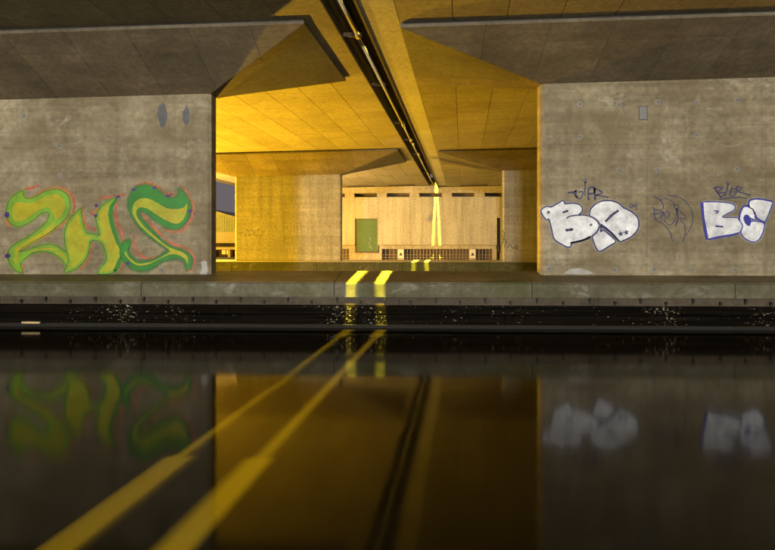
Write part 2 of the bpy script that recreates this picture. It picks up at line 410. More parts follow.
def build_pier(b0, b1, yf, zbase, label, wall_mat, end_hi, cap_out=2.52, ov=1.9):
    """wall pier standing at Y = yf with a flared cap; end_hi: the end at b1 faces the joint between the decks"""
    yb = yf + PT; ch = 0.07
    ym = (yf + yb) / 2
    t = thing('bridge_pier', (bx((b0 + b1) / 2, ym), ym, zbase), label, 'bridge pier', None)
    X0, X1 = bx(b0, ym), bx(b1, ym)
    zt = lambda x, y: z_pier(x - S * y) - 0.006
    mb = MB(); plan_prism(mb, [(X0+ch, yf), (X1-ch, yf), (X1, yf+ch), (X1, yb-ch), (X1-ch, yb), (X0+ch, yb), (X0, yb-ch), (X0, yf+ch)], 0.2, zt)
    w = mb.ob('wall', wall_mat, t)
    # flared cap
    c0, c1 = b0 - cap_out, b1 + cap_out
    cf, cb = ym - ov - PT/2, ym + ov + PT/2
    lo = [(X0, yf), (X1, yf), (X1, yb), (X0, yb)]
    lo = [(x, y, z_pier(x - S*y)) for x, y in lo]
    hi = [(c0, cf), (c1, cf), (c1, cb), (c0, cb)]
    up = [(bx(b, y), y, z_cap(b)) for b, y in hi]
    rim = [(x, y, z + 0.05) for x, y, z in up]
    v = lo + up + rim
    f = [(3,2,1,0)] + [(k, (k+1) % 4, 4+(k+1) % 4, 4+k) for k in range(4)] + [(4+k, 4+(k+1) % 4, 8+(k+1) % 4, 8+k) for k in range(4)] + [(8,9,10,11)]
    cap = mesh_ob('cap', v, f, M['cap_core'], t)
    wid = (Vector(lo[1]) - Vector(lo[0])).length
    cu = [x for x in [-1.35 + 1.18 * k for k in range(12)]]
    hgt = (Vector(up[0]) - Vector(lo[0])).length
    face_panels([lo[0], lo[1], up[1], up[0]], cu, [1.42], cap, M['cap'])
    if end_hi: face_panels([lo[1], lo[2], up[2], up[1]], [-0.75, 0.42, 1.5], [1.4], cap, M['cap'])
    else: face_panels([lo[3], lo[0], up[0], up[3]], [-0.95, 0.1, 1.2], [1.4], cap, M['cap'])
    # dark strip painting the shade between cap and deck, set back behind the rim
    e = 0.035
    v = [(bx(b, y), y, z) for b, y in ((c0+e, cf+e), (c1-e, cf+e), (c1-e, cb-e), (c0+e, cb-e)) for z in (z_cap(b) + 0.045, z_sof(b) + 0.02)]
    mesh_ob('gap_shade_strip', v, [(0,2,3,1), (2,4,5,3), (4,6,7,5), (6,0,1,7)], M['dark'], t)
    # bearings between cap and deck
    for k in range(3):
        b = b0 + (b1 - b0) * (0.2 + 0.3 * k)
        MB().box(bx(b, ym)-0.3, bx(b, ym)+0.3, ym-0.3, ym+0.3, z_cap(b)+0.03, z_sof(b)+0.005).ob('bearing', M['dark'], t)
    return t, w
YF, YFAR = 13.7, 30.0
pierL, wallL = build_pier(-11.0, -5.45, YF, 1.05, 'concrete wall pier sprayed with large green and yellow graffiti letters', M['pier'], True)
pierR, wallR = build_pier(1.62, 7.05, YF, 1.05, 'concrete wall pier sprayed with silver and navy graffiti letters', M['pier'], False, 2.77)
farL, wallFL = build_pier(-10.75, -5.70, YFAR, 0.9, 'yellow lit concrete wall pier with faint scribbles, beside the green door opening', M['far_pier'], True, 2.85)
farR, wallFR = build_pier(1.82, 7.2, YFAR, 0.9, 'shaded olive concrete wall pier with small dark scribbled tag near its edge', M['far_pier'], False, 2.9)

# ------------------------------------------------------------------ canal guide walls (kerb, fender)
def build_guide(yf, depth, x0, x1, label, fine):
    t = thing('canal_guide_wall', ((x0 + x1) / 2, yf + 0.5, 0.0), label, 'canal wall')
    top0, top1, bot = 0.935, 1.10, 0.65
    if not fine: top0, top1, bot = 0.865, 0.90, 0.30
    yb = yf + depth
    MB().box(x0, x1, yf + 0.22, yb - 0.02, -1.5, bot - 0.01).ob('core', M['dark'], t)
    seg = 3.93; n = int((x1 - x0) / seg)
    pk = pc = None
    for k in range(n):
        a, b = x0 + k * seg, x0 + (k + 1) * seg - 0.014
        c = Vector(((a + b) / 2, yf + 0.5, bot))
        if pk is None:
            v = []
            prof = [(yf, bot), (yf, top0 - 0.025), (yf + 0.03, top0), (yb, top1), (yb, bot)]
            for x in (a, b): v += [(x, y, z) for y, z in prof]
            f = [(0,1,2,3,4), (9,8,7,6,5)] + [(i, 5 + i, 5 + (i+1) % 5, (i+1) % 5) for i in range(5)]
            pk = mesh_ob('kerb_block', v, f, M['kerb'] if fine else M['far_kerb'], t, origin=c)
            sl = (top1 - top0) / (yb - yf - 0.03)
            y0, y1 = yf + 0.05, yb - 0.01
            zz = lambda y: top0 + sl * (y - yf - 0.03)
            pc = mesh_ob('coping', [(a,y0,zz(y0)-0.02),(b,y0,zz(y0)-0.02),(b,y1,zz(y1)-0.02),(a,y1,zz(y1)-0.02),(a,y0,zz(y0)+0.006),(b,y0,zz(y0)+0.006),(b,y1,zz(y1)+0.012),(a,y1,zz(y1)+0.012)], HEX, M['coping'] if fine else M['lit_top'], t, origin=c)
        else:
            copy_part(pk, c + Vector((0, random.uniform(-.004, .004), random.uniform(-.003, .003))), t); copy_part(pc, c, t)
    if not fine: return t
    # timber bearer behind the bolts
    for k in range(n):
        a, b = x0 + k * seg + 1.3, x0 + (k + 1) * seg + 1.3 - 0.006
        MB().box(a, b, yf + 0.035, yf + 0.2, 0.487, 0.645).ob('bearer', M['strip'], t)
    # fender boards: two courses with staggered joints
    for r, (z0, z1) in enumerate(((0.302, 0.478), (0.108, 0.294))):
        a = x0 + 0.7 * r
        while a < x1 - 1:
            ln = random.choice((2.9, 3.6, 4.2)); b = min(a + ln, x1)
            dy = random.uniform(-0.008, 0.008)
            c = 0.012
            prof = [(yf+dy, z0+c), (yf+dy+c, z0), (yf+0.19, z0), (yf+0.19, z1), (yf+dy+c, z1), (yf+dy, z1-c)]
            v = [(x, y, z) for x in (a + 0.005, b - 0.005) for y, z in prof]
            f = [(5,4,3,2,1,0), (6,7,8,9,10,11)] + [(i, (i+1) % 6, 6+(i+1) % 6, 6+i) for i in range(6)]
            mesh_ob('fender_board', v, f, M['fender'], t)
            a = b
    a = x0
    while a < x1:
        ln = random.uniform(1.5, 3.5); b = min(a + ln, x1)
        MB().box(a, b - 0.02, yf - 0.022, yf + 0.16, 0.092 + random.uniform(-.004, .004), 0.104).ob('rubbing_strip', M['fender_edge'], t)
        a = b
    return t
guide = build_guide(12.8, 1.42, -17.3, 14.2, 'long low concrete canal wall with black timber fender below the graffitied piers', True)
# bolts of the fender (alternating heights)
proto = None
xb = -9.0
k = 0
while xb < 8.0:
    z = 0.60 if k % 2 else 0.545
    loc = Vector((xb, 12.80, z))
    if proto is None:
        mb = MB(); mb.tube(loc + Vector((0, -0.03, 0)), loc + Vector((0, 0.05, 0)), 0.026, 0.032, 8); mb.box(xb-0.02, xb+0.02, 12.815, 12.84, z-0.075, z+0.04)
        proto = mesh_ob('bolt', mb.v, mb.f, M['bolt'], guide, origin=loc)
    else: copy_part(proto, loc, guide)
    xb += random.uniform(0.475, 0.525) ; k += 1
MB().box(-7.98, -7.60, 12.765, 12.80, 0.088, 0.128).ob('timber_splice', plain('fresh_timber', (0.42, 0.33, 0.18), 0.7), guide)
far_guide = build_guide(29.2, 2.1, -28.0, 22.0, 'concrete canal wall with lit top edge beneath the farther piers', False)

# ------------------------------------------------------------------ graffiti
def wall_pt(px, py, Y):
    u = px - 387.5; ca, sa = math.cos(YAW), math.sin(YAW)
    dx, dy, dz = u * ca - FPX * sa, u * sa + FPX * ca, 243.0 - py
    t = Y / dy
    return Vector((dx * t, Y, CAM_Z + dz * t))
def zoomed(x0, y0, s): return lambda pts: [(x0 + x / s, y0 + y / s) for x, y in pts]
def smooth(pts, closed, n=5):
    out = []; m = len(pts)
    rng = range(m) if closed else range(m - 1)
    for i in rng:
        g = (lambda k: pts[k % m]) if closed else (lambda k: pts[max(0, min(m - 1, k))])
        p0, p1, p2, p3 = g(i-1), g(i), g(i+1), g(i+2)
        for j in range(n):
            t = j / n
            out.append(tuple(0.5*((2*p1[a]) + (-p0[a]+p2[a])*t + (2*p0[a]-5*p1[a]+4*p2[a]-p3[a])*t*t + (-p0[a]+3*p1[a]-3*p2[a]+p3[a])*t**3) for a in (0, 1)))
    if not closed: out.append(tuple(pts[-1]))
    return out
def wob(pts, amt): return [(x + random.uniform(-amt, amt), y + random.uniform(-amt, amt)) for x, y in pts]
class Flat:
    """flat painted shapes on the plane of a pier face"""
    def __init__(s, Y, layer): s.Y = Y - 0.0012 * (layer + 1); s.v = []; s.f = []
    def poly(s, pts, sm=True):
        p = smooth(pts, True) if sm else pts
        p = wob(p, 0.08)
        n = len(s.v); s.v += [wall_pt(x, y, s.Y) for x, y in p]
        for tri in tessellate_polygon([[Vector((x, y, 0)) for x, y in p]]): s.f.append(tuple(i + n for i in tri))
        return s
    def line(s, pts, w, closed=False, taper=False, sm=True):
        p = smooth(pts, closed, 4) if sm else list(pts)
        if closed: p = p + [p[0]]
        L_, R_ = [], []
        m = len(p)
        for i in range(m):
            a, b = p[max(0, i-1)], p[min(m-1, i+1)]
            if closed and i in (0, m-1): a, b = p[-2], p[1]
            dx, dy = b[0]-a[0], b[1]-a[1]; l = math.hypot(dx, dy) or 1
            ww = w * (0.5 + random.uniform(-.06, .06))
            if taper: ww *= 0.45 + 0.55 * math.sin(math.pi * (0.12 + 0.76 * i / max(1, m-1)))
            L_.append((p[i][0] - dy/l*ww, p[i][1] + dx/l*ww)); R_.append((p[i][0] + dy/l*ww, p[i][1] - dx/l*ww))
        n = len(s.v)
        s.v += [wall_pt(x, y, s.Y) for x, y in L_] + [wall_pt(x, y, s.Y) for x, y in R_]
        s.f += [(n+i, n+i+1, n+m+i+1, n+m+i) for i in range(m-1)]
        if not closed:
            for e in (0, m - 1): s.disc(p[e][0], p[e][1], w * (0.25 if taper else 0.46), 8)
        return s
    def disc(s, x, y, r, k=10, ry=None):
        n = len(s.v); ry = ry or r
        s.v += [wall_pt(x + r*math.cos(2*math.pi*i/k), y + ry*math.sin(2*math.pi*i/k), s.Y) for i in range(k)]
        s.f.append(tuple(range(n, n + k))); return s
    def star(s, x, y, r):
        pts = []
        for i in range(10):
            a = math.pi/2 + i*math.pi/5 + 0.2; q = r if i % 2 == 0 else r*0.42
            pts.append((x + q*math.cos(a), y - q*math.sin(a)))
        return s.poly(pts, False)
    def ob(s, name, mat, parent): return mesh_ob(name, s.v, s.f, M[mat], parent)
def inset(pts, d):
    p = smooth(pts, True); m = len(p)
    area = sum(p[i][0]*p[(i+1) % m][1]-p[(i+1) % m][0]*p[i][1] for i in range(m))
    sg = 1 if area > 0 else -1
    out = []
    for i in range(m):
        a, b = p[i-2], p[(i+2) % m]
        dx, dy = b[0]-a[0], b[1]-a[1]; l = math.hypot(dx, dy) or 1
        out.append((p[i][0] - sg*dy/l*d, p[i][1] + sg*dx/l*d))
    # drop points that came too close to the outline again
    keep = [q for q in out if min(math.hypot(q[0]-r[0], q[1]-r[1]) for r in p) > d*0.93]
    return keep[::2]
A = zoomed(0, 180, 5.5); Bz = zoomed(100, 180, 5.5); O = zoomed(0, 180, 3.69)
Zp = A([(128,58),(132,92),(165,103),(205,85),(250,62),(300,50),(345,62),(375,90),(387,140),(375,190),(345,228),(300,268),(240,308),(175,342),(125,372),(105,395),(150,385),(215,362),(280,356),(335,378),(375,412),(368,470),(330,430),(285,402),(230,393),(175,405),(135,435),(112,465),(125,508),(95,503),(68,480),(48,445),(42,408),(58,375),(95,345),(150,315),(212,272),(255,230),(268,190),(255,176),(225,186),(190,215),(150,240),(110,256),(70,246),(42,215),(36,165),(52,112),(88,76)])
Zi = A([(68,160),(82,128),(118,122),(168,128),(215,108),(258,86),(308,78),(342,98),(358,140),(346,182),(318,212),(272,255),(220,292),(160,326),(110,356),(78,385),(85,420),(72,440),(90,462),(98,440),(130,414),(172,390),(222,376),(285,374),(330,392),(362,425),(372,450),(345,425),(300,398),(340,400),(300,386),(225,384),(150,402),(105,428),(95,405),(130,375),(190,340),(250,300),(300,255),(300,205),(285,168),(262,150),(225,158),(185,185),(140,215),(100,228),(70,212)])
Hp = O([(300,105),(299,130),(308,165),(320,195),(345,200),(368,203),(358,165),(356,125),(385,88),(432,64),(412,98),(408,130),(420,180),(440,235),(455,262),(448,290),(425,338),(360,345),(392,295),(385,255),(370,228),(335,225),(328,262),(308,302),(275,330),(238,340),(252,300),(243,255),(238,205),(248,160),(272,128)])
Sp = Bz([(440,45),(470,80),(492,120),(500,165),(480,220),(440,262),(400,270),(350,255),(300,220),(260,185),(235,170),(215,175),(225,205),(260,250),(310,300),(360,345),(400,368),(450,385),(490,410),(505,440),(495,485),(472,492),(465,455),(440,435),(400,435),(350,445),(300,480),(250,500),(200,497),(160,475),(130,445),(108,405),(125,352),(160,325),(165,350),(155,385),(172,420),(210,446),(260,445),(310,428),(355,400),(372,385),(330,355),(270,310),(215,260),(180,205),(160,165),(155,115),(170,70),(205,35),(255,27),(300,42),(340,75),(380,98),(415,95),(435,75),(430,52)])
Si = Bz([(178,165),(190,125),(225,102),(275,105),(320,130),(370,155),(420,160),(462,150),(478,130),(474,185),(450,225),(420,240),(370,225),(310,190),(265,160),(225,150),(202,165),(205,205),(250,262),(305,312),(360,358),(400,378),(450,396),(480,422),(482,460),(465,432),(430,412),(385,410),(335,430),(270,462),(210,470),(168,446),(140,412),(140,392),(160,425),(205,458),(260,456),(320,434),(372,402),(385,388),(335,350),(270,298),(215,245),(185,195)])
def letter(pier, outline_fns, fills, label=None):
    base = outline_fns
    for name, fl, mat in fills:
        fl.ob(name, mat, base)
    return base
g = Flat(YF, 0)
for pts in (A([(140,48),(165,46),(212,30)]), A([(140,100),(170,100),(215,72),(270,48),(320,42),(372,62),(402,102),(408,152),(390,196),(350,236),(300,277),(230,320),(170,350),(118,385)]), A([(30,190),(40,232),(60,255)]),
            A([(458,150),(456,200),(478,255),(525,276)]), A([(505,350),(495,400),(478,445),(440,492)]), A([(118,460),(132,506)]), A([(500,190),(520,180),(545,150)])):
    g.line(pts, 3.2, taper=True)
o = g.ob('graffiti_shadow', 'g_orange', pierL); tag(o, 'orange spray shadow round the lime and yellow letters')
g = Flat(YF, 0)
for pts in (Bz([(440,30),(468,55),(492,90),(512,150),(500,215),(460,270),(405,285),(350,272)]), Bz([(228,178),(262,220),(300,262),(352,322),(390,348),(450,368),(500,398),(522,450),(505,495),(470,498)]), Bz([(95,120),(84,190),(98,250),(118,290),(128,330)]), Bz([(185,308),(188,360),(215,408),(262,432),(320,418)]), Bz([(190,36),(250,16),(310,34),(365,72),(418,82)]), Bz([(128,455),(108,490),(80,505)]), Bz([(0,100),(60,92),(140,80)])):
    g.line(pts, 3.0, taper=True)
o = g.ob('graffiti_shadow', 'g_orange', pierL); tag(o, 'orange spray shadow round the dark green letter')
zl = Flat(YF, 1).poly(Zp).ob('graffiti_letter', 'g_lime', pierL); tag(zl, 'lime green spray letter Z with yellow filling')
Flat(YF, 0.6).line(Zp, 4.2, True).ob('overspray', 'mist_lime', zl)
Flat(YF, 2).poly(Zi).ob('letter_fill', 'g_yellow', zl)
Flat(YF, 3).line(Zp, 0.55, True).ob('letter_outline', 'g_edge', zl)
hl = Flat(YF, 4).poly(Hp).ob('graffiti_letter', 'g_lime', pierL); tag(hl, 'lime green spray letter H with yellow filling')
Flat(YF, 0.7).line(Hp, 4.2, True).ob('overspray', 'mist_lime', hl)
Flat(YF, 5).poly(inset(Hp, 2.5), True).ob('letter_fill', 'g_yellow', hl)
Flat(YF, 6).line(Hp, 0.55, True).ob('letter_outline', 'g_edge', hl)
Flat(YF, 7).line(O([(430,68),(412,98),(407,130),(417,180),(436,232),(450,262)]), 3.6, taper=True).line(O([(448,285),(436,305),(424,336)]), 3.4).ob('letter_shade', 'g_green', hl)
sl_ = Flat(YF, 8).poly(Sp).ob('graffiti_letter', 'g_green', pierL); tag(sl_, 'dark green spray letter S with yellow filling')
Flat(YF, 0.8).line(Sp, 4.0, True).ob('overspray', 'mist_green', sl_)
Flat(YF, 9).poly(Si).ob('letter_fill', 'g_yellow', sl_)
Flat(YF, 10).line(Sp, 0.5, True).ob('letter_outline', 'g_edge', sl_)
for pt in A([(38,190),(40,418)]) + O([(355,95),(352,132),(470,308),(495,35),(570,28),(620,58),(700,115),(437,62)]):
    g = Flat(YF, 12); 
    pts = [(pt[0] + random.uniform(1.9, 3.1)*math.cos(a), pt[1] + random.uniform(1.8, 3.0)*math.sin(a)) for a in [i*math.pi/4 for i in range(8)]]
    if pt[0] > 13: pts = [(pt[0]+(x-pt[0])*0.8, pt[1]+(y-pt[1])*0.6) for x, y in pts]
    g.poly(pts)
    for q in range(5): g.disc(pt[0]+random.uniform(-4.5, 4.5), pt[1]+random.uniform(-3.5, 3.5), random.uniform(.3, .6), 6)
    g.ob('paint_dot', 'g_purple', pierL)
for cx, cy, rx, ry in ((162.5, 115, 5.2, 12.5), (186.5, 116, 3.6, 10.5)):
    g = Flat(YF, 0); g.poly([(cx + rx*math.cos(i*math.pi/7)*random.uniform(.8, 1.15), cy + ry*math.sin(i*math.pi/7)*random.uniform(.85, 1.1)) for i in range(14)])
    g.ob('paint_patch', 'g_grey', pierL)
g = Flat(YF, 0); g.poly([(201,262),(206,261),(207.3,266),(207,273.5),(200,273.5),(202,268)]); g.ob('paint_patch', 'g_pale', pierL)
# right pier
C = zoomed(535, 180, 6.873); D = zoomed(560, 176, 15.28); Ez = zoomed(645, 190, 10.0); F = zoomed(695, 175, 7.86)
b1p = C([(40,215),(75,182),(112,184),(160,158),(196,140),(206,164),(250,158),(300,166),(326,192),(320,222),(300,240),(340,241),(392,255),(430,285),(440,320),(420,360),(380,390),(320,415),(252,432),(248,454),(225,462),(180,440),(132,405),(112,330),(96,270),(76,272)])
d1p = C([(375,245),(380,205),(410,170),(460,145),(520,142),(575,160),(610,190),(660,215),(700,250),(715,300),(700,350),(660,390),(610,415),(580,420),(530,365),(465,312),(442,300),(430,280),(400,258)])
d2p = C([(455,318),(450,355),(470,345),(510,375),(555,420),(510,455),(450,490),(425,475),(405,430),(395,388),(425,360),(444,325)])
def bubble(pts_list, lines, w, stars, label, layer=1, edge='g_navy'):
    g = Flat(YF, layer)
    for p in pts_list: g.poly(p)
    o = g.ob('graffiti_letter', 'g_white', pierR); tag(o, label)
    g = Flat(YF, layer + 1)
    for p in pts_list: g.line(p, w, True)
    for l, lw in lines: g.line(l, lw)
    for (x, y), r in stars: g.star(x, y, r)
    g.ob('letter_outline', edge, o)
    g = Flat(YF, layer - 0.5)
    for p in pts_list: g.line(p, 3.4, True)
    g.ob('overspray', 'mist_white', o)
    return o
bubble([b1p], [(C([(218,262),(245,248),(305,240)]), 1.3), (C([(195,222),(224,212)]), 2.2), (C([(216,345),(256,340)]), 2.8), (C([(250,432),(320,418),(385,390)]), 2.4)], 1.5,
       [(C([(92,222)])[0], 2.6), (C([(385,308)])[0], 2.4)], 'silver bubble letter B with navy outline and two small stars')
bubble([d1p, d2p], [(C([(488,282),(530,240),(570,212)]), 2.4), (C([(455,316),(520,362),(578,420)]), 1.5)], 1.5,
       [(C([(588,370)])[0], 3.3), (C([(628,360)])[0], 3.3)], 'silver bubble letter R with navy outline and two stars at its foot', 4)
b2p = F([(65,215),(150,210),(230,215),(292,226),(318,250),(300,280),(250,306),(215,332),(280,334),(340,340),(376,370),(370,420),(340,455),(270,470),(170,486),(102,505),(84,430),(70,330),(60,250)])
s1p = F([(425,245),(380,250),(355,300),(350,350),(375,400),(360,450),(385,490),(430,520),(475,525),(515,490),(540,430),(545,382),(500,366),(465,362),(440,368),(428,395),(404,385),(386,350),(392,320),(415,318),(440,342),(478,346),(466,300),(456,272),(432,256)])
s2p = F([(420,240),(430,196),(500,190),(605,210),(600,250),(580,305),(550,365),(512,352),(488,335),(472,300),(456,272),(432,256)])
o = bubble([b2p], [(F([(155,282),(184,286),(166,300)]), 1.3), (F([(166,402),(216,406)]), 1.8)], 1.0, [], 'white bubble letter B with thick blue left side', 1, 'g_blue')
Flat(YF, 3).poly(F([(40,215),(66,215),(74,330),(108,505),(84,512),(64,420),(50,300)]), False).line(F([(110,505),(200,486),(280,474),(350,455)]), 2.0).ob('letter_shade', 'g_blue', o)
o = bubble([s1p, s2p], [], 1.15, [], 'white bubble letter S with grey mottled filling and blue outline', 4, 'g_blue')
Flat(YF, 7).poly(F([(392,318),(414,318),(436,345),(440,368),(428,396),(405,385),(387,352)])).line(F([(470,330),(510,355),(548,378)]), 1.6).line(F([(424,250),(424,215),(440,195),(500,187),(600,205)]), 1.7).line(F([(420,245),(380,248),(354,300),(347,352)]), 1.9).ob('letter_shade', 'g_blue', o)
def tag_writing(strokes, w, mat, label, pier=pierR, Y=YF):
    g = Flat(Y, 1)
    for st in strokes: g.line(st[0], st[1] if st[1] else w)
    o = g.ob('graffiti_tag', mat, pier); tag(o, label); return o
tag_writing([(D(p), w) for p, w in (([(130,255),(200,245),(250,222)], 1.7), ([(190,250),(225,290),(262,332),(300,345),(338,302),(352,240),(282,245)], 1.2), ([(240,232),(236,280),(258,322)], 2.2), ([(385,120),(382,200),(380,305)], 0.9), ([(440,360),(428,270),(440,195),(490,166),(525,200),(515,262),(452,270)], 1.7), ([(528,180),(536,355)], 2.1), ([(540,200),(600,220),(645,250),(610,275),(552,290)], 1.4), ([(560,295),(640,305),(735,325)], 1.3))],
            1.5, 'g_navy', 'navy handwritten tag BIER above the bubble letters B and R')
tag_writing([(C(p), 0.85) for p in ([(652,178),(662,168),(674,178),(664,190),(652,178)], [(674,168),(684,186),(694,164)], [(694,164),(700,184),(697,204)])], 1, 'g_navy', 'tiny navy tag beside the bubble letter R')
tag_writing([(Ez(p), w) for p, w in (([(90,65),(150,100),(180,145),(185,185)], 1.1), ([(150,100),(200,85),(260,105),(295,145)], .6), ([(240,58),(310,62),(380,95),(440,160),(475,230),(472,330),(440,410),(410,450)], .75), ([(100,295),(170,330),(230,395),(260,450),(275,515)], .8), ([(350,290),(390,340),(405,410),(395,470),(375,510)], .8), ([(88,180),(96,235),(100,290)], .9), ([(72,172),(120,200),(185,215),(130,235),(85,240)], .8), ([(100,290),(150,270),(185,222)], .9), ([(160,290),(192,228)], .8), ([(222,208),(248,235),(232,275),(205,270),(198,235),(222,208)], .8), ([(190,290),(215,330),(250,348),(290,320),(312,260),(318,185)], .8), ([(318,190),(330,250),(326,300),(305,355)], 1.2), ([(290,155),(312,145),(335,165),(322,200),(296,172),(290,155)], 1.0), ([(335,200),(380,240),(410,275),(390,290),(345,275)], .8))],
            .8, 'g_navy', 'thin navy tag BOR inside drawn arcs')
tag_writing([(F(p), w) for p, w in (([(145,105),(180,95),(216,102),(182,130)], 1.3), ([(160,110),(182,145),(202,176)], 1.5), ([(184,142),(236,140),(206,176)], 1.0), ([(245,55),(260,76),(275,55)], .9), ([(262,70),(250,120),(235,168)], 1.1), ([(292,90),(275,160),(312,158)], 1.1), ([(286,112),(322,106)], .9), ([(280,136),(312,130)], .9), ([(332,88),(320,152)], 1.1), ([(332,88),(372,105),(336,126),(385,145),(436,155)], 1.1), ([(190,192),(270,180),(345,175),(400,185)], 1.0))],
            1, 'g_navy', 'navy handwritten tag BIER above the white bubble letter B')
g = Flat(YF, 0); g.disc(585.5, 180.5, 1.9, 12, 2.8); g.line([(585.2,182),(585,192)], 1.6); g.ob('paint_patch', 'g_grey', pierR)
g = Flat(YF, 0); g.poly([(566,273.8),(568,270.5),(573,268.5),(580,268.3),(587,270),(592,273.8)]); g.ob('paint_patch', 'g_pale', pierR)
# far pier scribbles
g = Flat(YFAR, 1)
rx = 238.5
while rx < 262:
    y = 233 + 2.0*math.sin(rx*1.7)
    g.line([(rx, y), (rx+random.uniform(.8, 1.8), y+random.uniform(-3, 2.5)), (rx+random.uniform(1.8, 3), y+random.uniform(-1.5, 1.8))], 0.55); rx += 1.9
o = g.ob('graffiti_tag', 'g_edge', farL); tag(o, 'dark scribble along the left part of the pier')
g = Flat(YFAR, 1)
for k in range(16):
    cx, cy = 246 + 6.1*k + random.uniform(-1, 1), 230 + random.uniform(-2, 2)
    ang = [i*math.pi/4 for i in range(random.choice((5, 6, 7, 8)))]
    g.line([(cx + random.uniform(1.6, 3.2)*math.cos(a), cy + random.uniform(3, 6)*math.sin(a)) for a in ang], 0.5)
o = g.ob('graffiti_tag', 'g_chalk', farL); tag(o, 'row of pale chalk loops across the pier')
Gz = zoomed(495, 200, 8.47)
tag_writing([(Gz(p), .8) for p in ([(60,255),(75,275),(85,310)], [(62,290),(72,320),(66,370)], [(100,410),(130,375),(150,410),(185,385),(190,420),(165,405)], [(70,330),(95,345),(80,400)])], .8, 'g_edge', 'small dark tag low on the shaded pier', farR, YFAR)
tag_writing([(Gz(p), .6) for p in ([(185,260),(210,290),(225,240),(240,300),(262,225)], [(230,235),(250,270),(235,305)])], .6, 'g_chalk', 'small pale scrawl on the shaded pier', farR, YFAR)

# ------------------------------------------------------------------ tie-hole plugs and the little box on the piers
def plugs(pier, pts, Y, r, sub=True):
    for (px, py) in pts:
        c = wall_pt(px, py, Y)
        rr = r * random.uniform(0.85, 1.1)
        n = 12; v = []; f = []
        for (q, dy) in ((rr*1.25, 0.0), (rr*1.05, -0.004), (rr*0.45, -0.004), (rr*0.35, 0.0)):
            v += [c + Vector((q*math.cos(2*math.pi*i/n), dy, q*math.sin(2*math.pi*i/n))) for i in range(n)]
        for ring in range(3): f += [(ring*n+i, ring*n+(i+1) % n, (ring+1)*n+(i+1) % n, (ring+1)*n+i) for i in range(n)]
        p = mesh_ob('tie_hole', v, f, M['plug'], pier)
        if sub:
            a = random.uniform(0, 6.28)
            mesh_ob('core', [c + Vector((rr*0.42*math.cos(2*math.pi*i/n + a), -0.0025, rr*0.42*math.sin(2*math.pi*i/n + a))) for i in range(n)], [tuple(range(n))], M['plug_core'], p)
plugs(pierR, [(580,104),(658,102),(697,102),(737,100),(580,137),(697,135),(619,170),(658,170),(737,169),(549,269),(615,270),(654,269.5),(693,269.5),(735,270),(619,104.5)], YF, 0.052)
plugs(pierL, [(161.8,208),(161.8,239),(161.8,270),(196,269),(27,271),(99,271.5),(24,116),(59,146.5),(60,176)], YF, 0.05)
plugs(farL, [(253+16.6*k, y) for y in (213.5, 243.5) for k in range(6)], YFAR, 0.10, False)
c = wall_pt(643, 113, YF)
bxo = MB().box(c.x-0.075, c.x+0.075, YF-0.02, YF+0.004, c.z-0.125, c.z+0.125).ob('junction_box', plain('box_grey', (0.15, 0.155, 0.165), 0.5), pierR)
for (x0, x1, z0, z1) in ((-.09,-.077,-.15,.15),(.077,.09,-.15,.15),(-.077,.077,.127,.145),(-.077,.077,-.145,-.127)):
    MB().box(c.x+x0, c.x+x1, YF-0.026, YF+0.004, c.z+z0, c.z+z1).ob('box_frame', M['plug_core'], bxo)

# ------------------------------------------------------------------ far abutment wall
YW = 47.0
def wx(px): return wall_pt(px, 243, YW).x
def wz(py): return wall_pt(430, py, YW).z
ab = thing('abutment_wall', (1.0, YW, LAND), 'pale board-marked concrete abutment wall closing the passage under the bridge', 'wall')
XW0, XW1 = -11.5, 16.0
z_ledge, z_top_, z_head = wz(245.2), wz(197.0), wz(193.0)
MB().box(XW0, XW1, YW + 0.9, YW + 1.4, LAND - 0.5, 6.6).ob('back_wall', M['frame'], ab)
MB().box(XW0, XW1, YW - 0.05, YW + 0.9, z_head, 6.15).ob('header', M['wall_trim'], ab)
# bearing plinths in the slot under the header
k = 0
x = wx(377) ; st = wx(409.5) - wx(377)
xx = x - 2 * st
while xx < XW1 - 1:
    MB().box(xx, xx + 0.72, YW + 0.02, YW + 0.9, z_top_ + 0.003, z_head - 0.003).ob('plinth', M['wall_trim'], ab); xx += st
MB().box(XW0, XW1, YW + 0.5, YW + 0.88, z_top_ + 0.004, z_top_ + 0.07).ob('shelf_pipe', M['steel'], ab)
dx0, dx1, dz0, dz1 = wx(355), wx(378), wz(252), wz(218.5)
ex0, ex1, ez0, ez1 = wx(497), wx(500.5), wz(253), wz(218)
def wall_panel(x0, x1, z0, z1): return MB().box(x0 + 0.006, x1 - 0.006, YW, YW + 0.88, z0, z1).ob('wall_panel', M['wall'], ab)
cuts = [XW0, XW0 + 2.9, wx(349), dx0, dx1, wx(378) + 2.35, wx(378) + 4.7, wx(463), ex0, ex1, ex1 + 2.4, ex1 + 4.8, XW1]
for a, b in zip(cuts, cuts[1:]):
    if abs(a - dx0) < 1e-6: wall_panel(a, b, dz1, z_top_)
    elif abs(a - ex0) < 1e-6: wall_panel(a, b, ez1, z_top_)
    else: wall_panel(a, b, z_ledge + 0.06, z_top_)
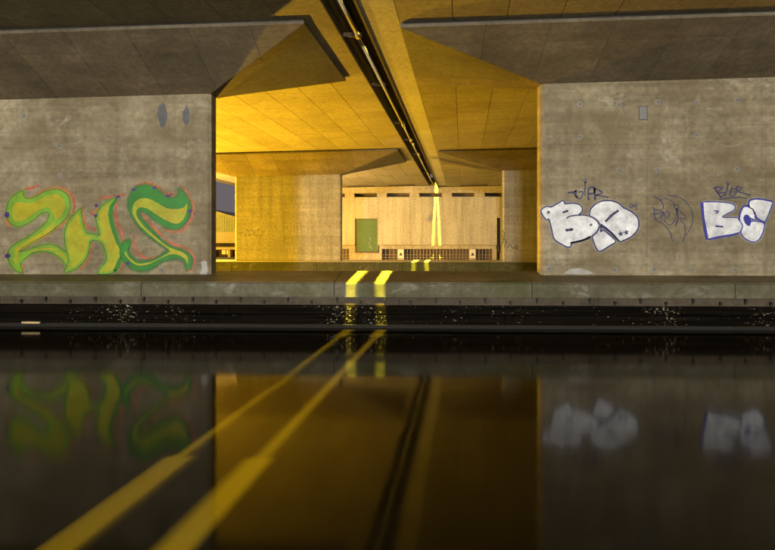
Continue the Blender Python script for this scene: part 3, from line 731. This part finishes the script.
# ledge course and plinth band with grilles
for a, b in ((XW0, dx0 - 0.02), (dx1 + 0.02, ex0 - 0.02), (ex1 + 0.02, XW1)):
    MB().box(a, b, YW - 0.16, YW + 0.88, z_ledge, z_ledge + 0.055).ob('ledge', M['wall_trim'], ab)
    MB().box(a, b, YW + 0.2, YW + 0.88, wz(249), z_ledge - 0.003).ob('plinth_band', M['wall_trim'], ab)
gr = [(XW0, wx(349)), (wx(381.7), wx(397.5)), (wx(404), wx(469.5)), (wx(476), wx(493)), (wx(504), wx(540))]
for a, b in gr:
    mb = MB()
    zz0, zz1 = LAND, wz(249)
    n = max(2, int((b - a) / 0.235))
    for i in range(n + 1):
        x = a + (b - a) * i / n; mb.box(x - 0.018, x + 0.018, YW + 0.24, YW + 0.275, zz0, zz1 - 0.004)
    for z in (zz0 + 0.12, zz0 + 0.30, zz0 + 0.50): mb.box(a, b, YW + 0.28, YW + 0.30, z - 0.014, z + 0.014)
    o = mb.ob('grille', M['bar'], ab)
solid = [(wx(349), dx0 - 0.02), (dx0-0.02, dx1+0.02), (dx1 + 0.02, wx(381.7)), (wx(397.5), wx(404)), (wx(469.5), wx(476)), (wx(493), ex0), (ex1, wx(504))]
for i, (a, b) in enumerate(solid):
    zt_ = dz0 - 0.06 if i == 1 else wz(249) - 0.004
    MB().box(a + 0.003, b - 0.003, YW + 0.19, YW + 0.86, LAND - 0.1, zt_).ob('base_block', M['wall_trim'], ab)
for a, b in ((wx(397.8), wx(403.7)), (wx(469.8), wx(475.7))):
    cxs, czs = (a + b) / 2, (wz(250) + wz(258)) / 2
    p = MB().box(a, b, YW + 0.15, YW + 0.185, wz(258), wz(249.5)).ob('sign_plate', M['plate'], ab)
    mb = MB(); h = 0.12
    mb.add([(cxs-h, YW+0.146, czs-h), (cxs+h, YW+0.146, czs-h), (cxs+h*0.6, YW+0.146, czs+h*0.2), (cxs-0.02, YW+0.146, czs+h)], [(0,1,2,3)])
    mb.ob('sign_mark', M['ink'], p)
# green door
d = MB().box(dx0 + 0.10, dx1 - 0.04, YW + 0.10, YW + 0.16, dz0 + 0.04, dz1 - 0.04).ob('door', M['door'], ab); tag(d, 'flat green door with a white scratch')
MB().box(dx0, dx0 + 0.095, YW + 0.06, YW + 0.2, dz0 - 0.05, dz1).ob('door_jamb', M['frame'], d)
MB().box(dx1 - 0.038, dx1, YW + 0.06, YW + 0.2, dz0 - 0.05, dz1).ob('door_jamb', M['bar'], d)
MB().box(dx0 + 0.1, dx1 - 0.04, YW + 0.06, YW + 0.2, dz1 - 0.04, dz1 - 0.002).ob('door_head', M['frame'], d)
MB().box(dx0 + 0.1, dx1 - 0.04, YW + 0.0, YW + 0.2, dz0 - 0.055, dz0 + 0.038).ob('door_sill', M['frame'], d)
g = Flat(YW + 0.098, 0)
for st in ([(369.5,238),(370.5,241),(368.6,243.5),(371,246),(372,249.5)], [(370.5,241),(370,237)], [(371,246),(369,247.5)]): g.line(st, 0.45, sm=False)
g.ob('door_scratch', 'g_pale', d)
d = MB().box(ex0 + 0.03, ex1 - 0.02, YW + 0.15, YW + 0.2, ez0, ez1 - 0.03).ob('door', M['door_dark'], ab); tag(d, 'narrow dark door at the end of the wall')

# ------------------------------------------------------------------ building beyond the left side
YB = 62.0
def px_b(px, py): p = wall_pt(px, py, YB); return p.x, p.z
bl = thing('hall_building', (px_b(222, 243)[0], YB, LAND), 'low hall with ribbed olive gable cladding and lit ground floor windows', 'building')
gx0, gz0 = px_b(205, 209.5); gx1, gz1 = px_b(262, 226)
gx_l = gx0 - (gx1 - gx0); 
zf1, zf0 = px_b(225, 232)[1], px_b(225, 243)[1]
xl, xr = gx_l, gx1
mb = MB()
prof = [(xl, zf1), (xr, zf1), (xr, gz1), (gx0, gz0), (xl, gz1)]
v = [(x, y, z) for y in (YB + 0.1, YB + 14) for x, z in prof]
mb.add(v, [(0,1,2,3,4), (9,8,7,6,5)] + [(i, 5+i, 5+(i+1) % 5, (i+1) % 5) for i in range(5)])
wall_ = mb.ob('gable_wall', M['clad'], bl)
n = 46
for i in range(n):
    x = xl + (xr - xl) * (i + 0.5) / n
    zt_ = gz1 + (gz0 - gz1) * (1 - abs(x - gx0) / (gx1 - gx0))
    MB().box(x - 0.06, x + 0.06, YB + 0.04, YB + 0.1, zf1 + 0.01, zt_ - 0.12).ob('cladding_rib', M['clad'], wall_)
for sgn in (1, -1):
    p = [(gx0, gz0 + 0.02), (gx0 + sgn * (gx1 - gx0 + 0.5), gz1 - 0.12)]
    v = [(x, y, z + dz) for y in (YB - 0.35, YB + 14.3) for x, z in p for dz in (0.0, 0.14)]
    mesh_ob('roof', v, [(0,2,3,1),(4,5,7,6),(0,1,5,4),(2,6,7,3),(1,3,7,5),(0,4,6,2)], M['roof'], bl)
MB().box(xl, xr, YB - 0.15, YB + 13.9, zf0, zf1 - 0.004).ob('fascia', M['fascia'], bl)
MB().box(xl, xr, YB + 1.0, YB + 13.8, LAND - 0.2, zf0 - 0.004).ob('ground_floor_wall', M['frame'], bl)
MB().box(xl, xr, YB - 1.2, YB + 0.9, px_b(225, 249.5)[1], px_b(225, 247)[1]).ob('canopy', M['fascia'], bl)
zc_ = px_b(225, 249.5)[1] - 0.01
x = xl + 0.4
while x < xr - 0.5:
    MB().box(x, x + 0.22, YB - 0.9, YB - 0.68, LAND, zc_).ob('column', M['fascia'], bl)
    w_ = MB().box(x + 0.4, x + 1.25, YB + 0.93, YB + 0.99, LAND + 0.25, zc_ - 0.05).ob('window', M['win_glow'], bl)
    MB().box(x + 0.80, x + 0.86, YB + 0.90, YB + 0.925, LAND + 0.25, zc_ - 0.05).ob('window_bar', M['frame'], w_)
    MB().box(x + 0.2, x + 1.2, YB + 0.93, YB + 0.985, px_b(225, 246.6)[1] + 0.02, zf0 - 0.06).ob('transom', M['door_dark'], bl)
    x += 1.55

# ------------------------------------------------------------------ lamps
def point(name, loc, power, color, radius):
    l = bpy.data.lights.new(name, 'POINT'); l.energy = power; l.color = color; l.shadow_soft_size = radius
    o = link(bpy.data.objects.new(name, l)); return o
def lamp_light(name, loc, power, color, radius, parent):
    o = point(name, loc, power, color, radius); place(o, loc, parent); return o
M['lamp_y'] = glow('sodium_glass', (1.0, 0.6, 0.05), 6.0)
M['lamp_w'] = glow('lamp_glass', (1.0, 0.85, 0.6), 6.0)
def fill_pendant(X, Y, z, power, color, label, glass):
    zs = z_sof(X - S * Y)
    t = thing('pendant_fill_lamp', (X, Y, z), label, 'lamp', None)
    MB().tube((X, Y, z + 0.42), (X, Y, zs + 0.01), 0.022).ob('drop_rod', M['post'], t)
    MB().tube((X, Y, z + 0.2), (X, Y, z + 0.42), 0.16, 0.05, 16).ob('housing', M['post'], t)
    MB().tube((X, Y, z + 0.155), (X, Y, z + 0.195), 0.13, 0.15, 16).ob('lens', glass, t)
    lamp_light('lamp_light', (X, Y, z), power, color, 0.10, t)
def pile_lamp(X, Y, z, power, zb, label):
    t = thing('post_lamp', (X, Y, zb), label, 'lamp')
    MB().tube((X, Y, zb - 0.5), (X, Y, z - 0.35), 0.13, 0.12, 14).ob('post', M['rust'], t)
    MB().tube((X, Y, z - 0.345), (X, Y, z - 0.16), 0.05, 0.09, 14).ob('lamp_base', M['post'], t)
    MB().tube((X, Y, z + 0.17), (X, Y, z + 0.22), 0.10, 0.03, 14).ob('lamp_hood', M['post'], t)
    for a in (0.3, 1.87, 3.44, 5.01):
        MB().tube((X + 0.13*math.cos(a), Y + 0.13*math.sin(a), z - 0.2), (X + 0.11*math.cos(a), Y + 0.11*math.sin(a), z + 0.18), 0.006, n=6).ob('guard_bar', M['post'], t)
    lamp_light('lamp_light', (X, Y, z), power, C_SODIUM, 0.10, t)
pile_lamp(-9.0, 20.4, 0.45, P_SODIUM, -0.6, 'sodium lamp on a low steel pile in the water between the pier rows')
pile_lamp(-16.5, 29.9, 2.2, P_SODIUM * 3.6, 0.86, 'added sodium lamp on a short post on the farther canal wall')  # second sodium lamp, added to even out the light on the soffit
fill_pendant(-7.5, 38.5, CAM_Z + 0.9, P_FAR, C_FAR, 'added warm lamp on a rod under the deck, lighting the abutment wall', M['lamp_w'])  # unseen lamp, added to light the abutment wall
# lamp on the near bank behind the viewpoint
def bank_lamp(X, Y, z):
    t = thing('street_lamp', (X, Y, 0.45), 'street lamp on the near bank facing the piers', 'street lamp')
    MB().tube((X, Y - 0.3, 0.45), (X, Y - 0.3, z + 0.5), 0.07, 0.05).ob('post', M['post'], t)
    MB().box(X - 0.14, X + 0.14, Y - 0.42, Y + 0.25, z + 0.3, z + 0.42).ob('head', M['post'], t)
    MB().box(X - 0.1, X + 0.1, Y - 0.1, Y + 0.2, z + 0.27, z + 0.298).ob('lens', M['lamp_w'], t)
    lamp_light('lamp_light', (X, Y, z), P_BANK, C_BANK, 0.8, t)
bank_lamp(-2.1, -22.0, 5.0)
def forecourt_fill_lamp(X, Y, z):  # unseen lamp, added to brighten the hall front
    t = thing('forecourt_fill_lamp', (X, Y, LAND), 'added sodium lamp out of view, lighting the front of the low hall', 'street lamp')
    MB().tube((X, Y, LAND), (X, Y, z + 0.4), 0.08, 0.05).ob('post', M['post'], t)
    MB().box(X - 0.12, X + 0.12, Y - 0.1, Y + 0.6, z + 0.3, z + 0.4).ob('head', M['post'], t)
    MB().box(X - 0.09, X + 0.09, Y + 0.1, Y + 0.55, z + 0.27, z + 0.298).ob('lens', M['lamp_y'], t)
    lamp_light('lamp_light', (X, Y + 0.3, z), 3000.0, (1.0, 0.66, 0.10), 0.1, t)
forecourt_fill_lamp(-22.5, 52.0, 4.6)
# twin lamps standing on the deck beside the joint
LAMP_AT = {8.0: 'twin headed street lamp on the deck above the open canal', 22.0: 'twin headed street lamp on the deck between the two pier rows', 38.0: 'twin headed street lamp on the deck between the farther piers and the abutment'}
for Y, cone in ((8.0, 92), (22.0, 62), (38.0, 84)):
    zt_ = CAM_Z + 15.2; b = -1.5
    zd = CAM_Z + 5.22
    t = thing('twin_street_lamp', (bx(b, Y), Y, zd), LAMP_AT[Y], 'street lamp', 'twin lamps along the joint between the decks')
    MB().tube((bx(b, Y), Y, zd), (bx(b, Y), Y, zt_ + 0.35), 0.09, 0.05).ob('post', M['post'], t)
    MB().tube((bx(-2.5, Y), Y, zt_ + 0.3), (bx(b, Y), Y, zt_ + 0.3), 0.03).ob('arm', M['post'], t)
    for s in (-1, 1):
        hb = SLIT + s * 0.467
        h = MB().box(bx(hb, Y)-0.1, bx(hb, Y)+0.1, Y-0.3, Y+0.3, zt_+0.14, zt_+0.26).ob('head', M['post'], t)
        MB().box(bx(hb, Y)-0.07, bx(hb, Y)+0.07, Y-0.25, Y+0.25, zt_+0.11, zt_+0.137).ob('lens', M['lamp_y'], h)
        l = bpy.data.lights.new('lamp_light', 'SPOT'); l.energy = P_MEDIAN * (1.35 if s > 0 else 0.85); l.color = C_MEDIAN; l.shadow_soft_size = 0.09
        l.spot_size = R(cone); l.spot_blend = 0.2
        lo = link(bpy.data.objects.new('lamp_light', l)); place(lo, (bx(hb, Y), Y, zt_), t)
